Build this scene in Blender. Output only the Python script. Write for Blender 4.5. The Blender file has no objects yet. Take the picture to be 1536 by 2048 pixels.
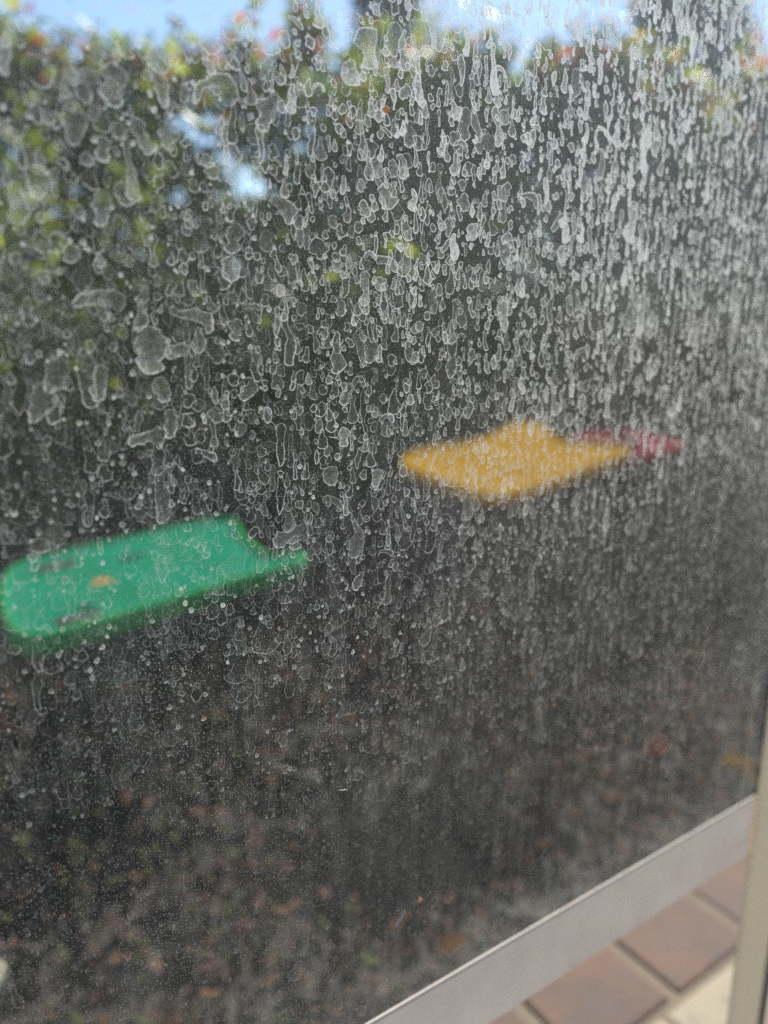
import bpy, math, random
import numpy as np
from mathutils import Vector, Matrix

random.seed(7)
RNG = np.random.default_rng(11)
S = bpy.context.scene
COL = S.collection
R = math.radians

# ------------------------------------------------------------------ camera
CAM_H, PITCH, FPX = 0.69, R(13.4), 1479.0
cam_d = bpy.data.cameras.new('camera')
cam_d.sensor_fit = 'VERTICAL'; cam_d.sensor_height = 36.0; cam_d.sensor_width = 36.0
cam_d.lens = 26.0
cam_d.clip_start = 0.005; cam_d.clip_end = 2000
cam_d.dof.use_dof = True
cam_d.dof.focus_distance = 0.284
cam_d.dof.aperture_fstop = 4.5
cam = bpy.data.objects.new('camera', cam_d); COL.objects.link(cam)
cam.location = (0, 0, CAM_H); cam.rotation_euler = (R(90) - PITCH, 0, 0)
S.camera = cam

# ------------------------------------------------------------------ sky and sun
SUN_EL, SUN_AZ = R(38), R(21)
SUNV = Vector((math.sin(SUN_AZ) * math.cos(SUN_EL), math.cos(SUN_AZ) * math.cos(SUN_EL), math.sin(SUN_EL)))
W = bpy.data.worlds.new('World'); S.world = W; W.use_nodes = True
wn = W.node_tree.nodes; wl = W.node_tree.links
bg = wn['Background']
sky = wn.new('ShaderNodeTexSky'); sky.sky_type = 'NISHITA'; sky.sun_disc = False
sky.sun_elevation = SUN_EL; sky.sun_rotation = SUN_AZ
sky.altitude = 50; sky.air_density = 1.0; sky.dust_density = 0.1; sky.ozone_density = 1.8
wl.new(sky.outputs[0], bg.inputs[0]); bg.inputs[1].default_value = 0.085
sun_d = bpy.data.lights.new('sun', 'SUN'); sun_d.energy = 5.0; sun_d.angle = R(0.5); sun_d.color = (1, .95, .86)
sun = bpy.data.objects.new('sun', sun_d); COL.objects.link(sun)
sun.location = SUNV * 30
sun.rotation_euler = (-SUNV).to_track_quat('-Z', 'Y').to_euler()
S.view_settings.view_transform = 'Standard'; S.view_settings.look = 'None'
S.view_settings.gamma = 1.0; S.view_settings.use_curve_mapping = False
S.view_settings.exposure = 1.27
S.cycles.transparent_max_bounces = 24
S.cycles.max_bounces = 5; S.cycles.diffuse_bounces = 3; S.cycles.transmission_bounces = 4
S.cycles.sample_clamp_indirect = 3
S.cycles.use_denoising = False

# ------------------------------------------------------------------ helpers
def tag(o, label=None, cat=None, group=None, kind=None):
    if label: o['label'] = label
    if cat: o['category'] = cat
    if group: o['group'] = group
    if kind: o['kind'] = kind
    return o

def link(name, me, parent=None, mat=None):
    o = bpy.data.objects.new(name, me); COL.objects.link(o)
    if parent is not None: o.parent = parent
    if mat is not None and me is not None and not me.materials: me.materials.append(mat)
    return o

def empty(name, loc, rz=0):
    o = bpy.data.objects.new(name, None); COL.objects.link(o)
    o.location = loc; o.rotation_euler = (0, 0, rz); o.empty_display_size = .1
    return o

def np_mesh(name, V, Fq, attrs=None, smooth=False):
    """mesh from an (n,3) vertex array and an (m,k) face array, k = 3 or 4"""
    V = np.asarray(V, np.float32); Fq = np.asarray(Fq, np.int32)
    me = bpy.data.meshes.new(name)
    m, k = Fq.shape
    me.vertices.add(len(V)); me.vertices.foreach_set('co', V.ravel())
    me.loops.add(m * k); me.loops.foreach_set('vertex_index', Fq.ravel())
    me.polygons.add(m)
    me.polygons.foreach_set('loop_start', np.arange(0, m * k, k, dtype=np.int32))
    me.polygons.foreach_set('loop_total', np.full(m, k, np.int32))
    if smooth: me.polygons.foreach_set('use_smooth', np.ones(m, bool))
    for nm, a in (attrs or {}).items():
        a = np.asarray(a, np.float32)
        if a.ndim == 1:
            at = me.attributes.new(nm, 'FLOAT', 'POINT'); at.data.foreach_set('value', a)
        else:
            at = me.attributes.new(nm, 'FLOAT_COLOR', 'POINT')
            at.data.foreach_set('color', np.c_[a, np.ones(len(a), np.float32)].astype(np.float32).ravel())
    me.update(calc_edges=True); me.validate()
    return me

def bevel_box(name, x0, x1, y0, y1, z0, z1, b=.002, seg=2):
    import bmesh
    bm = bmesh.new(); bmesh.ops.create_cube(bm, size=1)
    for v in bm.verts:
        v.co = ((x0 + x1) / 2 + v.co.x * (x1 - x0), (y0 + y1) / 2 + v.co.y * (y1 - y0), (z0 + z1) / 2 + v.co.z * (z1 - z0))
    if b: bmesh.ops.bevel(bm, geom=bm.edges[:], offset=b, segments=seg, affect='EDGES', profile=.5)
    me = bpy.data.meshes.new(name); bm.to_mesh(me); bm.free()
    return me

class MT:
    """small node-material builder"""
    def __init__(s, name):
        s.m = bpy.data.materials.new(name); s.m.use_nodes = True
        s.n = s.m.node_tree.nodes; s.l = s.m.node_tree.links; s.n.clear()
        s.out = s.n.new('ShaderNodeOutputMaterial')
    def add(s, t, **k):
        nd = s.n.new('ShaderNode' + t)
        for a, v in k.items():
            if a.startswith('i_'):
                key = a[2:].replace('_', ' ')
                key = int(key) if key.isdigit() else key
                s.put(nd, key, v)
            else: setattr(nd, a, v)
        return nd
    def put(s, nd, key, v):
        if isinstance(v, bpy.types.NodeSocket): s.l.new(v, nd.inputs[key])
        elif isinstance(v, bpy.types.Node): s.l.new(v.outputs[0], nd.inputs[key])
        else: nd.inputs[key].default_value = v
    def math(s, op, a, b=0.0, clamp=False):
        nd = s.add('Math', operation=op, use_clamp=clamp); s.put(nd, 0, a); s.put(nd, 1, b); return nd.outputs[0]
    def ramp(s, f, stops, mode='LINEAR'):
        nd = s.add('ValToRGB'); s.put(nd, 0, f); e = nd.color_ramp.elements; nd.color_ramp.interpolation = mode
        while len(e) < len(stops): e.new(.5)
        for q, (p, c) in zip(e, stops):
            q.position = p; q.color = (c, c, c, 1) if isinstance(c, (int, float)) else (*c, 1)
        return nd.outputs[0]
    def noise(s, vec, scale, detail=3, rough=.55):
        nd = s.add('TexNoise', i_Scale=scale, i_Detail=detail, i_Roughness=rough)
        if vec is not None: s.put(nd, 'Vector', vec)
        return nd.outputs[0]
    def mixc(s, f, a, b, blend='MIX'):
        nd = s.add('MixRGB', blend_type=blend)
        s.put(nd, 0, f)
        for i, c in ((1, a), (2, b)): s.put(nd, i, (*c, 1) if isinstance(c, tuple) else c)
        return nd.outputs[0]
    def done(s, sh):
        s.l.new(sh.outputs[0] if isinstance(sh, bpy.types.Node) else sh, s.out.inputs[0]); return s.m

def solid(name, c1, c2, scale=20, rough=.6, bump=.0, bscale=80, spec=.4, metal=0):
    m = MT(name); tc = m.add('TexCoord').outputs['Object']
    col = m.mixc(m.ramp(m.noise(tc, scale, 5, .6), [(.3, 0), (.7, 1)]), c1, c2)
    b = m.add('BsdfPrincipled', i_Base_Color=col, i_Roughness=rough, i_Metallic=metal)
    b.inputs['Specular IOR Level'].default_value = spec
    if bump:
        bp = m.add('Bump', i_Strength=bump, i_Distance=.004); m.put(bp, 'Height', m.noise(tc, bscale, 6, .6))
        m.put(b, 'Normal', bp.outputs[0])
    return m.done(b)

# ------------------------------------------------------------------ the pane's own frame
PA = R(33.4)
PN = np.array([-math.sin(PA), math.cos(PA), 0.0])      # away from the camera
PT = np.array([math.cos(PA), math.sin(PA), 0.0])       # along the pane, to the right
def ray(x, y):
    u, v = (x - 768) / FPX, (1024 - y) / FPX
    return np.array([u, math.cos(PITCH) + v * math.sin(PITCH), -math.sin(PITCH) + v * math.cos(PITCH)])
PD = float(PN @ (ray(768, 1024) * .30))                # camera to pane, square on
def px_pane(x, y):
    r = ray(x, y); q = r * (PD / (PN @ r)); return float(q @ PT), float(q[2] + CAM_H)
def pane_px(s, z):
    q = PT * s + PN * PD + np.array([0, 0, z - CAM_H])
    cx = q[0]; cz = q[1] * math.cos(PITCH) - q[2] * math.sin(PITCH); cy = q[1] * math.sin(PITCH) + q[2] * math.cos(PITCH)
    return 768 + FPX * cx / cz, 1024 - FPX * cy / cz
def px_ground(x, y, h):
    r = ray(x, y); k = (h - CAM_H) / r[2]; return float(r[0] * k), float(r[1] * k)

# ------------------------------------------------------------------ ground and paving
m_soil = MT('soil'); tc = m_soil.add('TexCoord').outputs['Object']
c = m_soil.mixc(m_soil.ramp(m_soil.noise(tc, 3, 6, .65), [(.35, 0), (.68, 1)]), (.012, .0085, .0065), (.020, .0145, .011))
c = m_soil.mixc(m_soil.ramp(m_soil.noise(tc, .9, 3, .5), [(.52, 0), (.66, 1)]), c, (.018, .020, .009))
bp = m_soil.add('Bump', i_Strength=.8, i_Distance=.02); m_soil.put(bp, 'Height', m_soil.noise(tc, 45, 6, .7))
b = m_soil.add('BsdfPrincipled', i_Base_Color=c, i_Roughness=.95); m_soil.put(b, 'Normal', bp.outputs[0])
M_SOIL = m_soil.done(b)
n_ = 60
gx = np.sign(np.linspace(-1, 1, n_)) * np.abs(np.linspace(-1, 1, n_)) ** 3 * 400
GX, GY = np.meshgrid(gx, gx + 2)
GZ = -.02 + .012 * np.sin(GX * 1.7 + 1) * np.cos(GY * 1.3)
idx = np.arange(n_ * n_).reshape(n_, n_)
quads = np.stack([idx[:-1, :-1], idx[:-1, 1:], idx[1:, 1:], idx[1:, :-1]], -1).reshape(-1, 4)
GZ = np.where((np.abs(GX) < 3) & (np.abs(GY) < 4), GZ - .004, GZ)
ground = link('ground', np_mesh('ground', np.c_[GX.ravel(), GY.ravel(), GZ.ravel()], quads, smooth=True), None, M_SOIL)
tag(ground, kind='structure')

pav = empty('paving_frame', (0, 0, 0))
bpy.data.objects.remove(pav)
M_BED = solid('mortar_bed', (.115, .09, .066), (.15, .12, .088), 60, .95, .5, 200)
PAV = link('paving', bevel_box('paving', -2.2, 2.6, -2.4, .245, -.10, -.0022, .002), None, M_BED)
PAV.location = tuple(PN * PD); PAV.rotation_euler = (0, 0, PA)
tag(PAV, kind='structure')

def paver_mat(name, cols, scale, rough=.85):
    m = MT(name); tc = m.add('TexCoord').outputs['Object']
    oi = m.add('ObjectInfo').outputs['Random']
    vec = m.add('VectorMath', operation='ADD'); m.put(vec, 0, tc)
    cmb = m.add('CombineXYZ', i_X=m.math('MULTIPLY', oi, 37.0), i_Y=m.math('MULTIPLY', oi, 91.0)); m.put(vec, 1, cmb.outputs[0])
    v = vec.outputs[0]
    c = m.mixc(m.ramp(m.noise(v, scale, 4, .6), [(.40, 0), (.60, 1)]), cols[0], cols[1])
    c = m.mixc(m.ramp(m.noise(v, scale * 2.3, 3, .6), [(.52, 0), (.7, 1)]), c, cols[2])
    c = m.mixc(m.math('MULTIPLY', oi, .6), c, cols[3])
    c = m.mixc(m.ramp(m.noise(v, 38, 5, .7), [(.55, 0), (.72, .55)]), c, (.05, .042, .036))
    bp = m.add('Bump', i_Strength=.5, i_Distance=.003); m.put(bp, 'Height', m.noise(v, 160, 6, .65))
    b = m.add('BsdfPrincipled', i_Base_Color=c, i_Roughness=rough); m.put(b, 'Normal', bp.outputs[0])
    return m.done(b)
M_BRICK = paver_mat('clay_brick', [(.074, .048, .036), (.112, .060, .038), (.068, .056, .050), (.082, .054, .041)], 9)
M_TILE = paver_mat('cream_stone', [(.22, .19, .135), (.25, .21, .148), (.195, .17, .125), (.23, .195, .14)], 7)
brick_me = bevel_box('brick', -.0675, .0675, 0, .112, -.05, 0, .005, 2); brick_me.materials.append(M_BRICK)
for i in range(-14, 16):
    o = link('brick', brick_me, PAV)
    o.location = (.621 + .0735 + .147 * i, .129 + random.uniform(-.001, .001), random.uniform(-.001, .0015))
    o.rotation_euler = (random.uniform(-.006, .006), random.uniform(-.006, .006), random.uniform(-.008, .008))
tile_me = bevel_box('paving_tile', -.196, .196, -.394, -.002, -.05, 0, .004, 2); tile_me.materials.append(M_TILE)
for i in range(-6, 6):
    for j in range(5):
        o = link('paving_tile', tile_me, PAV)
        o.location = (.589 + .2 + .4 * i, .123 - .4 * j, random.uniform(-.001, .001))
        o.rotation_euler = (random.uniform(-.002, .002), random.uniform(-.002, .002), 0)

# bark mulch on the bed: too many and too small to count
def chips(n, x0, x1, y0, y1, size, seed):
    g = np.random.default_rng(seed)
    P = np.c_[g.uniform(x0, x1, n), g.uniform(y0, y1, n), g.uniform(-.018, -.004, n)]
    k = ((P[:, :2] @ PN[:2]) - PD) > .262
    P = P[k]; n = len(P)
    L = size * g.uniform(.4, 1.3, n); Wd = L * g.uniform(.25, .6, n); T = L * .12
    a = g.uniform(0, 6.28, n); ti = g.normal(0, .35, n)
    ax = np.c_[np.cos(a) * np.cos(ti), np.sin(a) * np.cos(ti), np.sin(ti)]
    ay = np.c_[-np.sin(a), np.cos(a), g.normal(0, .3, n)]
    az = np.cross(ax, ay)
    V = []
    for sx, sy, sz in ((-1, -.7, 0), (1, -.9, 0), (.8, .9, 0), (-.9, .8, 0), (-.8, -.6, 1), (.9, -.7, 1), (.7, .7, 1), (-.8, .6, 1)):
        V.append(P + ax * (L * .5 * sx)[:, None] + ay * (Wd * .5 * sy)[:, None] + az * (T * sz)[:, None])
    V = np.stack(V, 1).reshape(-1, 3)
    f = np.array([[4, 5, 6, 7], [0, 1, 5, 4], [1, 2, 6, 5], [2, 3, 7, 6], [3, 0, 4, 7]])
    Fq = (f[None] + (np.arange(n) * 8)[:, None, None]).reshape(-1, 4)
    base = np.array([[.013, .0095, .0075], [.019, .0135, .010], [.026, .018, .014], [.010, .009, .009]])[g.integers(0, 4, n)] * g.uniform(.7, 1.2, (n, 1))
    return np_mesh('mulch', V, Fq, {'tint': np.repeat(base, 8, 0)})
m = MT('bark'); at = m.add('Attribute', attribute_name='tint')
M_BARK = m.done(m.add('BsdfPrincipled', i_Base_Color=at.outputs['Color'], i_Roughness=.9))
mu = link('bark_mulch', chips(16000, -2.6, 2.8, .3, 4.2, .035, 3), None, M_BARK)
tag(mu, 'dark brown bark mulch covering the shaded garden bed', 'mulch', kind='stuff')

# ------------------------------------------------------------------ leaves, shrubs, trees
m = MT('leaf'); at = m.add('Attribute', attribute_name='tint').outputs['Color']
d = m.add('BsdfPrincipled', i_Base_Color=at, i_Roughness=.52)
hs = m.add('HueSaturation', i_Saturation=1.15, i_Value=1.9); m.put(hs, 'Color', at)
tr = m.add('BsdfTranslucent', i_Color=hs.outputs[0])
mx = m.add('MixShader', i_0=.5); m.put(mx, 1, d); m.put(mx, 2, tr)
M_LEAF = m.done(mx)
m = MT('litter_leaf'); at = m.add('Attribute', attribute_name='tint').outputs['Color']
M_LITTER = m.done(m.add('BsdfDiffuse', i_Color=at))
M_WOOD = solid('shrub_wood', (.06, .045, .035), (.12, .09, .07), 25, .9, .6, 90)

def leaf_mesh(name, P, size, tint, g, droop=.2, slim=.42):
    n = len(P)
    a = g.uniform(0, 6.283, n); el = g.normal(-droop, .55, n)
    ax = np.c_[np.cos(a) * np.cos(el), np.sin(a) * np.cos(el), np.sin(el)]
    ay = np.cross(ax, np.array([0, 0, 1.0])); ay /= np.linalg.norm(ay, axis=1)[:, None] + 1e-9
    az = np.cross(ay, ax); ro = g.normal(0, .7, n)
    by = ay * np.cos(ro)[:, None] + az * np.sin(ro)[:, None]; bz = np.cross(ax, by)
    L = size * g.uniform(.6, 1.25, n)[:, None]; Wd = L * slim
    V = np.stack([P, P + ax * L * .45 + by * Wd * .5 + bz * L * .08, P + ax * L - bz * L * .06, P + ax * L * .45 - by * Wd * .5 + bz * L * .08], 1).reshape(-1, 3)
    f = np.array([[0, 2, 1], [0, 3, 2]])
    Fq = (f[None] + (np.arange(n) * 4)[:, None, None]).reshape(-1, 3)
    return np_mesh(name, V, Fq, {'tint': np.repeat(tint, 4, 0)})

def tube(points, radii, sides=6):
    V, Fq = [], []
    pts = [Vector(p) for p in points]
    for i, p in enumerate(pts):
        d = (pts[min(i + 1, len(pts) - 1)] - pts[max(i - 1, 0)]).normalized()
        u = d.orthogonal().normalized(); w = d.cross(u)
        for k in range(sides):
            a = 2 * math.pi * k / sides
            V.append(p + (u * math.cos(a) + w * math.sin(a)) * radii[i])
    for i in range(len(pts) - 1):
        for k in range(sides):
            Fq.append([i * sides + k, i * sides + (k + 1) % sides, (i + 1) * sides + (k + 1) % sides, (i + 1) * sides + k])
    return V, Fq

def stems_mesh(name, h, n, spread, r0, g):
    VV, FF = [], []
    for k in range(n):
        a = g.uniform(0, 6.28); tx, ty = math.cos(a) * spread * g.uniform(.3, 1), math.sin(a) * spread * g.uniform(.3, 1)
        pts = [(tx * .15, ty * .15, -.08)] + [(tx * (.15 + .85 * t ** 1.3) + g.normal(0, .02), ty * (.15 + .85 * t ** 1.3) + g.normal(0, .02), h * t * g.uniform(.95, 1.05)) for t in (.2, .4, .6, .8, 1)]
        V, Fq = tube(pts, [r0 * (1 - .14 * i) for i in range(6)])
        o = len(VV); VV += V; FF += [[q + o for q in f] for f in Fq]
    return np_mesh(name, [tuple(v) for v in VV], FF, smooth=True)

GREENS = np.array([[.045, .075, .013], [.065, .105, .014], [.095, .135, .016], [.125, .150, .018], [.070, .060, .030]])
REDS = np.array([[.26, .055, .030], [.32, .12, .035], [.20, .045, .040], [.24, .17, .03]])
def shrub(name, label, cat, loc, h, w, dpt, n, leaf, redness, seed, group, holes=(), yellow=.06):
    g = np.random.default_rng(seed)
    root = empty(name, loc); tag(root, label, cat, group)
    # clump centres in a rounded box, leaves round them
    nc = 90
    cz = g.uniform(.0, 1, nc) ** 1.15
    C = np.c_[g.uniform(-1, 1, nc) * w * .5, g.uniform(-1, 1, nc) * dpt * .5, cz * h * .96]
    C[:, :2] *= (1 - .35 * np.clip((C[:, 2] / h - .75) / .25, 0, 1))[:, None]
    ci = g.integers(0, nc, n)
    P = C[ci] + g.normal(0, 1, (n, 3)) * np.array([.13, .13, .11])
    # loose shoots standing up from the top
    ns = 34; k = n // 14
    sx = np.c_[g.uniform(-.5, .5, ns) * w, g.uniform(-.5, .5, ns) * dpt, h * g.uniform(.9, 1.0, ns)]
    si = g.integers(0, ns, k); tt = g.uniform(0, 1, k) ** 1.2
    lean = g.normal(0, .10, (ns, 2)); sh = g.uniform(.06, .22, ns)
    Ps = sx[si] + np.c_[lean[si] * tt[:, None], sh[si] * tt] + g.normal(0, .018, (k, 3))
    P = np.r_[P, Ps]
    P[:, 2] = np.abs(P[:, 2]); keep = P[:, 2] > .01
    for (hx, hz, rx, rz) in holes:
        q = ((P[:, 0] + loc[0] - hx + .22 * (P[:, 1] + loc[1] - 4.0)) / rx) ** 2 + ((P[:, 2] + loc[2] - hz - .22 * (P[:, 1] + loc[1] - 4.0)) / rz) ** 2
        keep &= q > g.uniform(.55, 1.25, len(P))
    P = P[keep]
    t = GREENS[g.integers(0, len(GREENS), len(P))] * g.uniform(.7, 1.3, (len(P), 1))
    lit_leaf = g.uniform(0, 1, len(P)) < yellow; t[lit_leaf] = np.array([.24, .27, .02]) * g.uniform(.6, 1.2, (lit_leaf.sum(), 1))  # yellow-green share stands in for leaves the sun shines through
    rd = g.uniform(0, 1, len(P)) < redness * .6 * np.clip((P[:, 2] - h * .80) / (h * .25), .03, 1)
    t[rd] = REDS[g.integers(0, len(REDS), rd.sum())]
    link('crown', leaf_mesh('crown', P, leaf, t, g), root, M_LEAF)
    link('trunk', stems_mesh('trunk', h * .9, 6, min(w, dpt) * .45, .022, g), root, M_WOOD)
    return root

GAP = [(-.97, 1.725, 0.085, 0.085), (-.90, 1.615, 0.076, 0.076), (-.84, 1.735, 0.043, 0.043), (-.76, 1.535, 0.102, 0.076), (-.68, 1.415, 0.119, 0.093), (-.82, 1.395, 0.068, 0.051),
       (-1.03, 1.395, 0.093, 0.060), (-1.13, 1.305, 0.076, 0.043), (-.95, 1.275, 0.076, 0.043), (-1.0, 1.515, 0.034, 0.043), (-1.50, 1.445, 0.043, 0.043), (-1.42, 1.335, 0.034, 0.025),
       (-1.30, 0.995, 0.051, 0.034), (-1.18, 1.035, 0.034, 0.025), (-.42, 1.375, 0.034, 0.025)]
hedge = [
    ('leafy green hedge shrub with tall ragged shoots and the most leaves tinted yellow like sunlit flecks', -2.25, 2.07, .10, .22),
    ('dense green hedge shrub with pinkish young shoots beside the sky gap', -1.45, 2.01, .45, .20),
    ('hedge shrub pierced by ragged gaps where the pale sky shows through', -.72, 1.97, .35, .16),
    ('dark hedge shrub standing straight in front of a narrow conifer', .02, 1.97, .25, .10),
    ('low dark hedge shrub under the brightest patch of sky', .72, 1.91, .35, .03),
    ('hedge shrub with orange and red young leaves along its top', 1.45, 1.87, .9, .04),
    ('reddest hedge shrub standing in front of the wide conifer', 2.2, 1.91, .95, .04),
]
for i, (lab, x, h, red, lit_leaf) in enumerate(hedge):
    shrub('hedge_shrub', lab, 'shrub', (x, 4.05 + (.08 if i % 2 else -.06), 0), h, 1.0, (.65 if i < 3 else .95), (10500 if i < 3 else 14500), (.10 if i < 3 else .09), red, 40 + i, 'shrubs of the clipped hedge', GAP, lit_leaf)

def leafy_bush(label, loc, h, w, dpt, n, leaf, seed):
    g = np.random.default_rng(seed)
    root = empty('leafy_bush', loc); tag(root, label, 'bush')
    nb = 26; V0, F0, P = [], [], []
    for k in range(nb):
        a = g.uniform(0, 6.28); tip = np.array([math.cos(a) * w * .5 * g.uniform(.2, 1), math.sin(a) * dpt * .5 * g.uniform(.2, 1), h * g.uniform(.35, 1.0)])
        mid = tip * [.45, .45, .55] + g.normal(0, .03, 3)
        pts = [np.array([0, 0, -.05]), mid * [.5, .5, .5], mid, tip * .5 + mid * .5 + g.normal(0, .02, 3), tip]
        V, Fq = tube([tuple(p) for p in pts], [.010, .008, .006, .004, .002], 5)
        o = len(V0); V0 += V; F0 += [[q + o for q in f] for f in Fq]
        m_ = n // nb; t = g.uniform(.15, 1, m_)
        P.append(np.array([pts[int(q * 3.999)] * (1 - (q * 4 % 1)) + pts[int(q * 3.999) + 1] * (q * 4 % 1) for q in t]) + g.normal(0, .055, (m_, 3)))
    P = np.concatenate(P); P = P[P[:, 2] > .02]
    cols = np.array([[.080, .105, .014], [.058, .080, .014], [.040, .052, .014], [.17, .19, .016], [.14, .06, .04]])
    t = cols[g.choice(5, len(P), p=[.32, .28, .24, .12, .04])] * g.uniform(.7, 1.3, (len(P), 1))
    link('crown', leaf_mesh('crown', P, leaf, t, g, .1, .5), root, M_LEAF)
    link('trunk', np_mesh('trunk', [tuple(v) for v in V0], F0, smooth=True), root, M_WOOD)
leafy_bush('loose yellow-green bush growing between the green stool and the hedge', (-1.12, 2.3, 0), 1.60, 1.40, .9, 2300, .060, 21)
leafy_bush('small loose bush between the big yellow-green bush and the yellow stool', (-.30, 2.45, 0), 1.12, .95, .7, 1100, .058, 22)

def conifer(label, loc, h, w, n, seed):
    g = np.random.default_rng(seed)
    root = empty('conifer', loc); tag(root, label, 'tree', 'conifers behind the hedge')
    t = g.uniform(0, 1, n); z = .25 + t * (h - .25)
    rad = w * .5 * np.clip((1 - t) * 1.9, 0, 1) ** .7 * np.clip(t * 6 + .4, 0, 1)
    a = g.uniform(0, 6.283, n); lump = 1 + .22 * np.sin(a * 3 + z * 5) * np.sin(z * 7 + a)
    rr = rad * lump * g.uniform(.15, 1, n) ** .5
    P = np.c_[np.cos(a) * rr, np.sin(a) * rr, z + g.normal(0, .05, n)]
    tint = np.array([[.028, .040, .022], [.040, .055, .028], [.022, .030, .022]])[g.integers(0, 3, n)] * g.uniform(.7, 1.3, (n, 1))
    link('crown', leaf_mesh('crown', P, .12, tint, g, -.7, .3), root, M_LEAF)
    V, Fq = tube([(0, 0, -.1), (0, 0, h * .3), (.02, 0, h * .6), (0, 0, h * .95)], [.12, .09, .05, .01], 8)
    link('trunk', np_mesh('trunk', [tuple(v) for v in V], Fq, smooth=True), root, M_WOOD)
conifer('narrow dark conifer rising above the middle of the hedge', (.03, 7.2, 0), 4.6, .85, 9000, 5)
conifer('wide dark conifer rising above the red-tipped hedge shrubs', (2.55, 7.0, 0), 4.4, 1.45, 13000, 6)

g = np.random.default_rng(77)
n_ = 95000
P = np.c_[g.uniform(-2.8, 3.0, n_), .3 + 3.5 * g.uniform(0, 1, n_) ** .8, np.zeros(n_)]
off_ = (P[:, :2] @ PN[:2]) - PD
P = P[off_ > .30]; off_ = off_[off_ > .30]
hh = .05 + .13 * np.clip((off_ - .3) / .5, 0, 1) + .16 * np.clip((P[:, 1] - 2.6) / 1.0, 0, 1)
hh *= .65 + .35 * np.sin(P[:, 0] * 5.1 + 1) * np.cos(P[:, 1] * 4.3)
P[:, 2] = -.01 + hh * g.uniform(0, 1, len(P)) ** .7
ct = np.array([[.060, .033, .023], [.048, .028, .021], [.032, .032, .017], [.054, .031, .030], [.068, .037, .024], [.036, .040, .017]])
zone = (np.sin(P[:, 0] * 3.1) * np.cos(P[:, 1] * 2.7 + .6) + g.normal(0, .6, len(P)))
ti = np.where(zone > .5, g.choice([2, 5, 2], len(P)), g.choice([0, 1, 3, 4], len(P)))
gc = link('ground_cover', leaf_mesh('ground_cover', P, .026, ct[ti] * np.where(np.isin(ti, [2, 5]), .85, 1.0)[:, None] * g.uniform(.8, 1.2, (len(P), 1)), g, 0.0, .55), None, M_LITTER)
tag(gc, 'low brown and dark green ground cover spread over the garden bed', 'ground cover', kind='stuff')

# ------------------------------------------------------------------ plastic seats
def plastic(name, c):
    m = MT(name); tc = m.add('TexCoord').outputs['Object']
    dirt = m.ramp(m.noise(tc, 9, 6, .7), [(.42, 0), (.66, 1)])
    col = m.mixc(m.math('MULTIPLY', dirt, .6), c, (c[0] * .66 + .006, c[1] * .62 + .006, c[2] * .55 + .003))
    b = m.add('BsdfPrincipled', i_Base_Color=col, i_Roughness=.9)
    b.inputs['Specular IOR Level'].default_value = .02
    tr = m.add('BsdfTranslucent', i_Color=col); mx = m.add('MixShader', i_0=.42); m.put(mx, 1, b); m.put(mx, 2, tr)
    bp = m.add('Bump', i_Strength=.15, i_Distance=.002); m.put(bp, 'Height', m.noise(tc, 220, 4, .6)); m.put(b, 'Normal', bp.outputs[0])
    return m.done(mx)
M_SLOT = solid('dark_slot', (.002, .003, .003), (.004, .005, .005), 30, .95)
M_LEG = solid('black_metal', (.012, .012, .013), (.022, .021, .021), 40, .55)

def smooth_ring(pts, it=2):
    P = np.array(pts, float)
    for _ in range(it):
        Q = np.roll(P, -1, 0); P = np.stack([P * .75 + Q * .25, P * .25 + Q * .75], 1).reshape(-1, 2)
    return P

def seat_mesh(pts, thick, rim=.006):
    P = np.array(pts); n = len(P); cen = P.mean(0)
    nx = np.roll(P, -1, 0) - np.roll(P, 1, 0); nrm = np.c_[nx[:, 1], -nx[:, 0]]; nrm /= np.linalg.norm(nrm, axis=1)[:, None]
    prof = [(-.002, -thick), (.002, -thick * .8), (.002, -thick * .25), (0, -.003), (-.003, 0), (-.008, 0), (-.012, -rim), (-.016, -rim)]
    rings = [np.c_[P + nrm * o, np.full(n, z)] for o, z in prof]
    rings.append(np.c_[cen + (P - cen) * .45, np.full(n, -rim * 1.3)])
    V = np.concatenate(rings); Fq = []
    for k in range(len(rings) - 1):
        for i in range(n): Fq.append([k * n + i, k * n + (i + 1) % n, (k + 1) * n + (i + 1) % n, (k + 1) * n + i])
    me = bpy.data.meshes.new('seat_top')
    b0 = (len(rings) - 1) * n
    me.from_pydata([tuple(v) for v in V], [], Fq + [list(range(b0, b0 + n)), list(range(n - 1, -1, -1))])
    for p in me.polygons: p.use_smooth = True
    me.update(); return me

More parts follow.
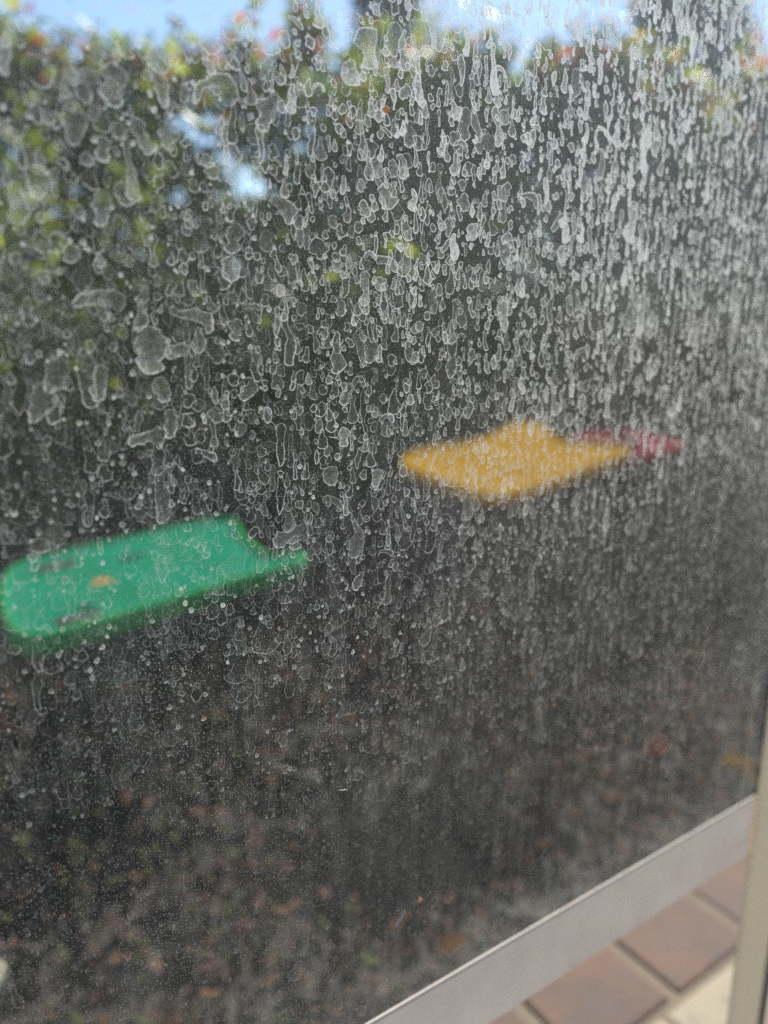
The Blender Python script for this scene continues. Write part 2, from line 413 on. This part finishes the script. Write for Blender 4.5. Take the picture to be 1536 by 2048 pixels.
def seat(label, outline, centre_px, dist, tilt, thick, mat, slots=(), band=None):
    """a flat seat on four thin legs; outline in photo pixels on the plane through the seat's centre, far side raised by tilt"""
    c = ray(*centre_px); c = c * (dist / c[1]) + np.array([0, 0, CAM_H])
    nrm = np.array([0, -math.sin(tilt), math.cos(tilt)]); ey = np.array([0, math.cos(tilt), math.sin(tilt)])
    def to_plane(x, y):
        r = ray(x, y); o = np.array([0, 0, CAM_H]); q = o + r * (((c - o) @ nrm) / (r @ nrm)) - c
        return float(q[0]), float(q @ ey)
    ring = smooth_ring([to_plane(*p) for p in outline])
    if np.sum(ring[:, 0] * np.roll(ring[:, 1], -1) - np.roll(ring[:, 0], -1) * ring[:, 1]) < 0: ring = ring[::-1]
    root = empty('plastic_stool', (c[0], c[1], 0)); tag(root, label, 'stool', 'coloured stools in the garden bed')
    o = link('seat', seat_mesh(ring, thick), root, mat); o.location.z = c[2]; o.rotation_euler = (tilt, 0, 0)
    if band is not None:  # added band: light through the seat's side put into a lighter green
        nx = np.roll(ring, -1, 0) - np.roll(ring, 1, 0); nr = np.c_[nx[:, 1], -nx[:, 0]]; nr /= np.linalg.norm(nr, axis=1)[:, None]; k = len(ring)
        prof = [(.0005, -thick - .008), (.0055, -thick - .006), (.006, -.006), (.003, -.0005), (-.002, .0012), (-.0075, .0012)]
        V = np.concatenate([np.c_[ring + nr * u, np.full(k, z)] for u, z in prof])
        Fq = [[q * k + i, q * k + (i + 1) % k, (q + 1) * k + (i + 1) % k, (q + 1) * k + i] for q in range(len(prof) - 1) for i in range(k)]
        tag(link('lit_edge_band', np_mesh('lit_edge_band', V, Fq, smooth=True), o, band), 'edge tinted lighter green, as if light came through the plastic')
    for a, b in slots:
        (xa, ya), (xb, yb) = to_plane(*a), to_plane(*b)
        L = math.hypot(xb - xa, yb - ya)
        sl = link('grip_slot', bevel_box('grip_slot', -L / 2, L / 2, -.016, .016, -.012, -.0040, .003), o, M_SLOT)
        sl.location = ((xa + xb) / 2, (ya + yb) / 2, 0); sl.rotation_euler = (0, 0, math.atan2(yb - ya, xb - xa))
    w = (ring.max(0) - ring.min(0)) * .24; m0 = ring.mean(0)
    for sx in (-1, 1):
        for sy in (-1, 1):
            x, y = m0[0] + sx * w[0], m0[1] + sy * w[1]; zt = c[2] + y * math.sin(tilt) - thick * .6
            V, Fq = tube([(x, y * math.cos(tilt), zt), (x * 1.06, y * 1.06, zt * .5), (x * 1.12, y * 1.12, -.03)], [.009, .009, .008], 10)
            link('leg', np_mesh('leg', [tuple(v) for v in V], Fq, smooth=True), root, M_LEG)
    return root
M_GREEN = plastic('green_plastic', (.002, .215, .12))
M_YEL = plastic('yellow_plastic', (.45, .24, .0002))
M_RED = plastic('red_plastic', (.24, .018, .032))
seat('green plastic stool with an end tab and two dark grip slots',
     [(2, 1165), (22, 1128), (110, 1103), (250, 1073), (380, 1043), (440, 1033), (474, 1038), (482, 1068), (512, 1092), (534, 1106), (566, 1106), (604, 1100), (607, 1114),
      (598, 1124), (556, 1132), (526, 1142), (400, 1180), (250, 1224), (120, 1262), (60, 1274), (24, 1262), (8, 1232), (0, 1195)],
     (270, 1160), 1.17, R(3), .024, M_GREEN, [((108, 1240), (205, 1220)), ((70, 1134), (150, 1117))], plastic('lit_edge_green', (.012, .27, .075)))
seat('yellow plastic stool with its peaked corner turned to the hedge',
     [(798, 924), (812, 902), (868, 886), (930, 880), (988, 864), (1018, 842), (1078, 836), (1098, 852), (1114, 872), (1170, 880), (1242, 884), (1266, 894), (1250, 908),
      (1196, 930), (1112, 960), (1036, 984), (985, 992), (930, 978), (870, 955), (818, 938)], (1030, 920), 1.42, R(12), .022, M_YEL)
seat('red plastic stool half hidden behind the yellow one',
     [(1120, 872), (1165, 858), (1240, 850), (1330, 866), (1376, 882), (1372, 894), (1300, 910), (1265, 916), (1180, 920), (1130, 900)], (1262, 886), 1.78, R(12), .02, M_RED)

# ------------------------------------------------------------------ fallen leaves and a stone
fl_src = []
def fallen(x, y, h, size, col, label, rz):
    g = np.random.default_rng(int(x * 7 + y))
    m = MT('dry_leaf'); tc = m.add('TexCoord').outputs['Object']
    cc = m.mixc(m.noise(tc, 60, 3), col, tuple(q * .6 for q in col)); mt = m.done(m.add('BsdfDiffuse', i_Color=cc))
    N = 9; V = []
    for i in range(N):
        t = i / (N - 1); w = math.sin(math.pi * t ** .8) * .28 * size + .001
        z = .12 * size * math.sin(t * 2.6) 
        V += [((t - .5) * size, -w, z + w * .35), ((t - .5) * size, 0, z), ((t - .5) * size, w, z + w * .3)]
    Fq = []
    for i in range(N - 1):
        for k in range(2): Fq.append([i * 3 + k, (i + 1) * 3 + k, (i + 1) * 3 + k + 1, i * 3 + k + 1])
    o = link('fallen_leaf', np_mesh('fallen_leaf', V, Fq, smooth=True), None, mt)
    gx_, gy_ = px_ground(x, y, h); o.location = (gx_, gy_, h); o.rotation_euler = (0, 0, rz)
    tag(o, label, 'leaf', 'dry leaves fallen in the garden'); return o
fallen(205, 1170, .307, .036, (.60, .17, .03), 'small orange leaf lying on the green stool', .4)
fallen(1310, 1500, .0, .07, (.13, .038, .014), 'rust coloured leaf on the mulch near the post', 1.0)
fallen(1478, 1545, .0, .09, (.085, .048, .007), 'yellow-brown leaf on the mulch right beside the post', 2.1)
fallen(1395, 1310, .0, .07, (.06, .033, .012), 'tan leaf on the mulch behind the post', .2)
fallen(1470, 1215, .0, .08, (.11, .048, .012), 'amber leaf on the mulch farthest behind the post', 2.6)
fallen(1480, 1180, .0, .06, (.09, .05, .02), 'pale amber leaf beside the amber one on the mulch', .9)
fallen(905, 1895, .0, .045, (.055, .022, .007), 'light brown leaf lying just behind the bottom rail', .5)
fallen(785, 1920, .0, .05, (.022, .014, .010), 'dull brown leaf lying behind the bottom rail', 2.2)
fallen(25, 1460, .0, .09, (.20, .08, .06), 'dark red leaf on the mulch below the green stool', .7)

import bmesh
bm = bmesh.new(); bmesh.ops.create_icosphere(bm, subdivisions=3, radius=1)
for v in bm.verts:
    q = v.co.copy(); k = 1 + .18 * math.sin(q.x * 3 + 1) * math.cos(q.y * 2.6) + .10 * math.sin(q.z * 5 + q.x * 4)
    v.co = Vector((q.x * .05, q.y * .045, q.z * .035)) * k
for f in bm.faces: f.smooth = True
me = bpy.data.meshes.new('stone'); bm.to_mesh(me); bm.free()
st = link('stone', me, None, solid('pale_stone', (.20, .18, .13), (.26, .24, .18), 30, .9, .5, 90))
gx_, gy_ = px_ground(-82, 2015, .0); st.location = (gx_, gy_, .02)
tag(st, 'pale rounded stone lying in the mulch by the brick edge', 'stone')

# ------------------------------------------------------------------ the glass screen
SC = empty('glass_screen', tuple(PN * PD), PA)          # local x runs along the pane, local y away from the camera
tag(SC, 'framed glass screen with water-stained pane and beige metal post and rail', 'screen')
M_FRAME = solid('beige_powder_coat', (.72, .56, .365), (.76, .59, .39), 12, .55, .12, 500)
M_RAIL = solid('grey_powder_coat', (.70, .55, .445), (.86, .685, .56), 26, .55, .12, 400)
M_DARK_STRIP = solid('dark_strip_coat', (.07, .06, .055), (.11, .095, .085), 40, .8)
X0, X1, ZB, ZT = -.62, .4775, .3696, 1.42
def post(xa, xb):
    p = link('post', bevel_box('post', xa, xb, -.005, .0003, 0.001, ZT + .06, .003), SC, M_FRAME)
    link('foot_plate', bevel_box('foot_plate', xa - .02, xb + .02, -.02, .056, .0012, .009, .002), SC, M_FRAME).parent = p
    return p
post(X1, X1 + .043)
link('dark_strip', bevel_box('dark_strip', X1 + .0435, X1 + .068, +.001, .010, .012, ZT + .05, .002), SC, M_DARK_STRIP)  # dark strip between the post and the side post
link('side_post', bevel_box('side_post', X1 + .0685, X1 + .13, -.005, .0003, .001, ZT + .06, .003), SC, M_FRAME)
post(X0 - .055, X0)
link('bottom_rail', bevel_box('bottom_rail', X0 + .0005, X1 - .0005, -.0012, -.0001, ZB - .0455, ZB, .0004), SC, M_RAIL)
link('glint_cover', bevel_box('glint_cover', X0 + .0006, X1 - .0006, -.0013, -.00012, ZB + .00005, ZB + .0022, .0002), SC, solid('glint_cover_coat', (.40, .335, .285), (.50, .42, .36), 60, .85))  # added strip that covers the bright sunlit line along the rail's top
link('top_rail', bevel_box('top_rail', X0 + .0005, X1 - .0005, -.0026, -.0001, ZT, ZT + .048, .001), SC, M_RAIL)

m = MT('clear_glass')
lw = m.add('Fresnel', i_IOR=1.45)
gl = m.add('BsdfGlossy', i_Roughness=.02)
tp = m.add('BsdfTransparent', i_Color=(.955, .97, .965, 1))
mx = m.add('MixShader', i_0=m.math('MULTIPLY', lw.outputs[0], .04)); m.put(mx, 1, tp); m.put(mx, 2, gl)
M_GLASS = m.done(mx)
PANE = link('glass_pane', bevel_box('glass_pane', X0 + .001, X1 - .001, .0005, .0065, ZB - .040, ZT + .040, 0), SC, M_GLASS)

def dirt_material(name, alpha_fn):
    m = MT(name)
    al = alpha_fn(m)
    trn = m.add('BsdfTranslucent', i_Color=(.82, .815, .80, 1))
    dif = m.add('BsdfDiffuse', i_Color=(.74, .74, .73, 1))
    fwd = m.add('BsdfRefraction', i_Color=(.9, .9, .9, 1), i_Roughness=.85, i_IOR=1.40)
    a = m.add('MixShader', i_0=.30); m.put(a, 1, trn); m.put(a, 2, dif)
    b = m.add('MixShader', i_0=.5); m.put(b, 1, a); m.put(b, 2, fwd)
    t = m.add('BsdfTransparent')
    mx = m.add('MixShader'); m.put(mx, 0, al); m.put(mx, 1, t); m.put(mx, 2, b)
    return m.done(mx)

def spot_alpha(m):
    dep = m.add('Attribute', attribute_name='deposit').outputs['Fac']
    tc = m.add('TexCoord').outputs['Object']
    n1 = m.ramp(m.noise(tc, 900, 3, .7), [(.35, .35), (.66, 1.35)])
    n2 = m.ramp(m.noise(tc, 45, 2, .5), [(.3, .55), (.7, 1.2)])
    return m.math('MULTIPLY', m.math('MULTIPLY', dep, n1), n2, True)
M_SPOT = dirt_material('mineral_spots', spot_alpha)

def dust_glare_alpha(m):
    tc = m.add('TexCoord').outputs['Object']
    sep = m.add('SeparateXYZ'); m.put(sep, 0, tc)
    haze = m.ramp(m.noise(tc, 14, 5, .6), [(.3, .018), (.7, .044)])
    # film thickened at the upper right to imitate the veil of sun glare
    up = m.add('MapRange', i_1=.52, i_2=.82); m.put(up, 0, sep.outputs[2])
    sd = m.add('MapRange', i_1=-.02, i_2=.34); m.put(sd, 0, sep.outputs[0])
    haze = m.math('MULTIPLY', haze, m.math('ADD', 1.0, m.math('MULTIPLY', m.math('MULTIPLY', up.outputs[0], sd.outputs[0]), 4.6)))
    low = m.add('MapRange', i_1=ZB + .045, i_2=ZB + .004); m.put(low, 0, sep.outputs[2])
    haze = m.math('ADD', haze, m.math('MULTIPLY', low.outputs[0], m.ramp(m.noise(tc, 60, 4, .6), [(.3, .01), (.7, .10)])))
    mp = m.add('Mapping'); m.put(mp, 'Vector', tc); mp.inputs['Scale'].default_value = (1, 1, .16)
    runs = m.ramp(m.noise(mp.outputs[0], 120, 3, .6), [(.45, 0), (.75, .05)])
    tot = m.math('ADD', haze, runs)
    flat = m.add('CombineXYZ', i_X=sep.outputs[0], i_Y=sep.outputs[2])
    patch = m.ramp(m.noise(tc, 22, 5, .65), [(.32, .25), (.68, 1.25)])
    for sc, lo, hi, amp, seed in ((1250, .09, .28, .50, 0), (620, .05, .15, .75, 5)):
        ad = m.add('VectorMath', operation='ADD'); m.put(ad, 0, flat.outputs[0]); m.put(ad, 1, (seed, seed * 2, 0))
        # flatten to the pane so the cells are sampled in a plane
        v = m.add('TexVoronoi', i_Scale=sc, voronoi_dimensions='2D', feature='F1'); m.put(v, 'Vector', ad.outputs[0])
        spk = m.ramp(v.outputs['Distance'], [(lo, 1), (hi, 0)])
        rnd = m.ramp(m.add('SeparateColor', i_0=v.outputs['Color']).outputs[0], [(.45, 0), (1, 1)])
        tot = m.math('ADD', tot, m.math('MULTIPLY', m.math('MULTIPLY', m.math('MULTIPLY', spk, rnd), amp), patch))
    sidew = m.add('MapRange', i_1=X1 - .075, i_2=X1 - .01); m.put(sidew, 0, sep.outputs[0])
    tot = m.math('ADD', tot, m.math('MULTIPLY', sidew.outputs[0], m.ramp(m.noise(tc, 30, 4, .6), [(.3, .03), (.7, .10)])))
    return m.math('MINIMUM', tot, .9)
M_DUST_GLARE = dirt_material('dust_and_glare', dust_glare_alpha)
V = [(X0 + .002, -.0001, ZB + .001), (X1 - .002, -.0001, ZB + .001), (X1 - .002, -.0001, ZT - .002), (X0 + .002, -.0001, ZT - .002)]
df = link('dust_glare_film', np_mesh('dust_glare_film', V, [[0, 1, 2, 3]]), PANE, M_DUST_GLARE); tag(df, kind='stuff')

# ---- water spots: thin dried films with a raised rim, each a strip along a spine
def spot_arrays(sp, wd, rim, strength, lift, g, nst, bottom=1.0, fill=.35):
    sp = np.asarray(sp, float); wd = np.asarray(wd, float)
    if len(sp) == 1: sp = np.r_[sp, sp - [[0, wd[0] * .02]]]; wd = np.r_[wd, wd]
    # resample the spine, extended by the end radii
    d0 = sp[0] - sp[1]; d0 /= np.linalg.norm(d0) + 1e-9
    d1 = sp[-1] - sp[-2]; d1 /= np.linalg.norm(d1) + 1e-9
    A = np.r_[[sp[0] + d0 * wd[0]], sp, [sp[-1] + d1 * wd[-1]]]
    sl = np.r_[0, np.cumsum(np.linalg.norm(np.diff(A, axis=0), axis=1))]
    Lt = sl[-1]
    u = (1 - np.cos(np.linspace(0, math.pi, nst))) / 2 * Lt
    c = np.c_[np.interp(u, sl, A[:, 0]), np.interp(u, sl, A[:, 1])]
    w = np.interp(u, sl[1:-1], wd)
    ra, rb = wd[0], wd[-1]
    cap = np.ones(nst)
    k = u < ra; cap[k] = np.sqrt(np.clip(1 - (1 - u[k] / ra) ** 2, 0, 1))
    k = u > Lt - rb; cap[k] = np.minimum(cap[k], np.sqrt(np.clip(1 - (1 - (Lt - u[k]) / rb) ** 2, 0, 1)))
    w = np.maximum(w * cap, wd.min() * .02)
    tn = np.gradient(c, axis=0); tn /= np.linalg.norm(tn, axis=1)[:, None] + 1e-12
    nr = np.c_[-tn[:, 1], tn[:, 0]]
    jl = 1 + np.convolve(g.normal(0, .42, nst + 2), [.22, .56, .22], 'valid'); jr = 1 + np.convolve(g.normal(0, .42, nst + 2), [.22, .56, .22], 'valid')
    wl_, wr_ = w * np.clip(jl, .45, 1.6), w * np.clip(jr, .45, 1.6)
    mid = c.mean(0); shr = max(.3, 1 - 2 * rim / Lt)
    ci = mid + (c - mid) * shr
    il, ir = np.maximum(wl_ - rim, wl_ * .25), np.maximum(wr_ - rim, wr_ * .25)
    P2 = np.stack([c + nr * wl_[:, None], ci + nr * il[:, None], ci, ci - nr * ir[:, None], c - nr * wr_[:, None]], 1)
    t = u / Lt                                        # 0 at the top, 1 at the bottom
    if sp[0, 1] < sp[-1, 1]: t = 1 - t
    e = (.70 + bottom * .80 * t ** 1.5) * np.clip(1 + g.normal(0, .18, nst), .4, 1.5)
    f = fill * (.55 + .8 * t)
    D = np.stack([e, f, f * .55, f, e], 1) * strength
    V3 = np.stack([P2[..., 0], np.full(P2.shape[:2], -lift), P2[..., 1]], -1).reshape(-1, 3)
    i = np.arange(nst - 1)[:, None] * 5; k = np.arange(4)[None]
    a = i + k
    Fq = np.stack([a, a + 1, a + 6, a + 5], -1).reshape(-1, 4)
    return V3, Fq, D.reshape(-1)

spots = []        # (size, V, F, D)
# prominent stains read off the photograph: spine in pixels, half-widths in pixels, strength
BIG = [
 ([(392,200),(404,172),(428,160),(452,166),(462,186),(452,200)], [9,10,9,17,19,12], 1.0),
 ([(545,195),(532,222),(522,255)], [13,17,9], 1.0), ([(225,152),(226,192)], [24,20], .8),
 ([(408,58),(420,84)], [18,23], .9), ([(312,146),(320,168),(326,208)], [17,12,8], .9),
 ([(476,96),(470,128)], [15,12], .9), ([(424,342)], [15], .9), ([(556,404),(580,418),(576,440)], [16,22,9], 1.0),
 ([(206,288),(206,308)], [14,15], .9), ([(272,250),(290,292)], [13,17], .9), ([(236,262)], [15], .7),
 ([(174,318)], [13], .7), ([(298,684),(298,718)], [30,28], 1.25), ([(264,884),(286,872),(312,868)], [9,15,19], 1.0),
 ([(158,606),(192,598),(236,602)], [13,11,14], .8), ([(346,622),(378,630),(408,638),(414,658)], [8,10,12,9], .9),
 ([(338,706),(368,700)], [10,11], .9), ([(474,655),(470,668)], [16,13], .9), ([(1150,152),(1152,178),(1136,202)], [13,14,4], 1.2),
 ([(817,256),(816,284)], [13,11], 1.0), ([(1265,304),(1268,336)], [8,11], 1.2), ([(1106,456),(1120,440),(1150,430)], [8,9,9], 1.1),
 ([(250,70),(250,100)], [14,16], .7), ([(530,50),(538,80)], [22,26], .9), ([(460,60)], [18], .7), ([(790,60),(788,92)], [14,20], 1.0),
 ([(838,70),(832,100)], [26,14], .9), ([(958,290),(976,286)], [14,16], .9), ([(930,230),(928,270)], [14,13], 1.0),
 ([(250,388)], [22], .7), ([(205,400),(200,440)], [18,13], .7), ([(700,775),(690,800)], [9,12], .9), ([(740,690),(738,712)], [14,14], .7),
 ([(470,460),(460,495)], [14,12], .8), ([(500,770),(488,792)], [14,10], .9), ([(200,745),(196,790)], [15,13], .8), ([(320,770),(330,790)], [15,13], .7),
 ([(90,790),(70,830)], [24,14], .6), ([(120,740),(100,775)], [22,12], .6), ([(560,1080),(600,1060)], [16,18], .8), ([(80,1090)], [16],.6),
 ([(340,835),(338,868)], [16,9], .8), ([(590,1085)], [14], .8), ([(1000,480),(1010,520)], [8,10], 1.0), ([(720,1150),(712,1172)], [7,9], .9),
 ([(940,30),(945,60)], [14,16], .9), ([(1062,40),(1050,70)], [16,14], 1.0), ([(1090,80)], [18], .9), ([(885,15),(890,40)], [20,14], .8),
]
g = RNG
occ = {}
CELL = .0028
def free(s, z, r, relax):
    ci, cj = int(s / CELL), int(z / CELL); k = int(r / CELL) + 2
    for i in range(ci - k, ci + k + 1):
        for j in range(cj - k, cj + k + 1):
            for (a, b, q) in occ.get((i, j), ()):
                if (a - s) ** 2 + ((b - z) * .7) ** 2 < ((q + r) * relax) ** 2: return False
    return True
def claim(s, z, r): occ.setdefault((int(s / CELL), int(z / CELL)), []).append((s, z, r))

for sp, wd, stg in BIG:
    Q = [px_pane(*p) for p in sp]; x0, y0 = sp[0]
    mpp = PD / (PN @ ray(x0, y0)) / FPX
    wm = [w * mpp * 1.08 for w in wd]
    V3, Fq, D = spot_arrays(Q, wm, .00055, 1.0 * stg, float(g.uniform(.0003, .0006)), g, 18, fill=.24)
    spots.append((max(wm) * 10, V3, Fq, D))
    for q, w in zip(Q, wm): claim(*q, w)

SA, SB, ZA, ZC = -.20, X1 - .004, ZB + .006, .98
def density(s, z):
    """how heavily the pane is spotted: full above, thinning out towards the rail"""
    d = np.clip((z - (.515 - .26 * max(s, 0)) - .012 * math.sin(s * 30)) / .09, 0, 1)
    return d
ntry = 0; made = 0
while made < 15500 and ntry < 120000:
    ntry += 1
    s = g.uniform(SA, SB); z = g.uniform(ZA, ZC)
    d = density(s, z)
    if g.uniform() > .16 + .84 * d: continue
    right = float(np.clip((s - .08) / .2, 0, 1))
    if g.uniform() < .75 * right:                      # runs keep to the same lines on this side
        s = round(s / .0052) * .0052 + .0006 * math.sin(z * 25 + s * 300) + float(g.normal(0, .0004))
    r = float(np.clip(g.lognormal(math.log(.00150 - .00022 * right), .38), .0008, .0050))
    if not free(s, z, r, .60): continue
    claim(s, z, r); made += 1
    kind = g.uniform()
    jit = lambda q: float(g.normal(0, q))
    if kind < .50 - .15 * right:                       # blob
        sp = [(s, z + r * g.uniform(.0, .6)), (s + jit(r * .3), z - r * g.uniform(.1, .7))]; wd = [r * g.uniform(.65, 1.1), r * g.uniform(.75, 1.15)]
    elif kind < .74:                                   # tear: narrow neck above, heavy foot below
        L = r * g.uniform(1.6, 3.0); sp = [(s, z + L), (s + jit(r * .3), z + L * .4), (s + jit(r * .3), z - r * .5)]; wd = [r * .35, r * .6, r * g.uniform(.9, 1.15)]
    elif kind < .97:                                   # run: lumps strung down a line
        k = int(g.integers(3, 6)); L = r * g.uniform(1.1, 1.7)
        sp = []; wd = []; x = s
        for q in range(k): x += jit(r * .28); sp.append((x, z + L * (k / 2 - q))); wd.append(r * g.uniform(.30, 1.1))
        for q in sp[1:]: claim(q[0], q[1], r * .7)
    else:                                              # bent, merged film
        a = g.uniform(-.8, .8); L = r * 1.6
        sp = [(s - L * math.cos(a), z - L * math.sin(a)), (s, z + r * .5), (s + L * math.cos(a), z + L * math.sin(a) * .4), (s + L * 1.2, z - r)]; wd = [r * .6, r * .55, r * .75, r * .6]
    stg = float(np.clip(g.lognormal(math.log(1.5), .45), .45, 3.2)) * (.40 + .60 * d) * (.52 + .48 * right) * (.38 + .62 * float(np.clip((z - .555) / .17, 0, 1))) * (1 + 4.0 * right * float(np.clip((z - .58) / .2, 0, 1)))  # spots also strengthened at the upper right, partly imitating sun glare
    tr_ = right * float(np.clip((z - .60) / .18, 0, 1))
    V3, Fq, D = spot_arrays(sp, wd, float(g.uniform(.00020, .00036)) * (1 + .5 * tr_), stg, float(g.uniform(.00015, .0006)), g, 13 if r > .0016 else 10, fill=float(g.choice([.02, .05, .09, .20])) + .07 * tr_)
    spots.append((r * (1 + .4 * len(sp)), V3, Fq, D))
# drizzle: small round dried drops between the larger ones
made = ntry = 0
while made < 9000 and ntry < 40000:
    ntry += 1
    s = g.uniform(SA, SB); z = g.uniform(ZA, ZC); d = density(s, z)
    if g.uniform() > .40 + .60 * d: continue
    r = float(g.uniform(.00035, .0009))
    if not free(s, z, r, .75): continue
    claim(s, z, r); made += 1
    stg = float(np.clip(g.lognormal(math.log(.95), .45), .25, 1.8)) * (.30 + .70 * d) * (.45 + .55 * float(np.clip((z - .50) / .16, 0, 1)))
    V3, Fq, D = spot_arrays([(s, z + r * .3), (s, z - r * .3)], [r * .9, r], r * .42, stg, float(g.uniform(.00012, .0005)), g, 7, fill=.6)
    spots.append((r, V3, Fq, D))

def in_view(V3):
    x, y = pane_px(V3[:, 0].mean(), V3[:, 2].mean()); return 0 < x < 1490 and 0 < y < 2040
spots.sort(key=lambda q: -q[0])
single = [q for q in spots if in_view(q[1])][:300]
ids = {id(q) for q in single}
for sz, V3, Fq, D in single:
    c0 = V3.mean(0); c0[1] = 0
    o = link('water_spot', np_mesh('water_spot', V3 - c0, Fq, {'deposit': D}), PANE, M_SPOT); o.location = tuple(c0)
rest = [q for q in spots if id(q) not in ids]
off = 0; VV, FF, DD = [], [], []
for sz, V3, Fq, D in rest:
    VV.append(V3); FF.append(Fq + off); DD.append(D); off += len(V3)
o = link('water_spot_film', np_mesh('water_spot_film', np.concatenate(VV), np.concatenate(FF), {'deposit': np.concatenate(DD)}), PANE, M_SPOT)
tag(o, kind='stuff')

# ---- lint and grit stuck to the glass
M_LINT = solid('lint', (.7, .68, .62), (.8, .78, .72), 50, .9)
M_GRIT = solid('orange_grit', (.55, .22, .10), (.62, .30, .14), 50, .9)
def fibre(a, b, r=.00014):
    (s0, z0), (s1, z1) = px_pane(*a), px_pane(*b)
    V, Fq = tube([(s0, -.0009, z0), ((s0 + s1) / 2 + .0004, -.0012, (z0 + z1) / 2), (s1, -.0009, z1)], [r * .5, r, r * .8], 6)
    link('lint_fibre', np_mesh('lint_fibre', [tuple(v) for v in V], Fq), PANE, M_LINT)
fibre((789, 1850), (808, 1818)); fibre((676, 1578), (692, 1577)); fibre((655, 873), (676, 878)); fibre((1062, 1150), (1064, 1180), .0002)
fibre((360, 828), (385, 826))
for px, rr in (((838, 1797), .0012), ((1106, 1408), .0009), ((770, 220), .0013)):
    s0, z0 = px_pane(*px)
    bm = bmesh.new(); bmesh.ops.create_icosphere(bm, subdivisions=2, radius=rr)
    for v in bm.verts: v.co *= 1 + .25 * math.sin(v.co.x * 4000 + v.co.z * 3000); v.co.y *= .4
    me = bpy.data.meshes.new('grit'); bm.to_mesh(me); bm.free()
    o = link('grit', me, PANE, M_GRIT); o.location = (s0, -.001, z0)
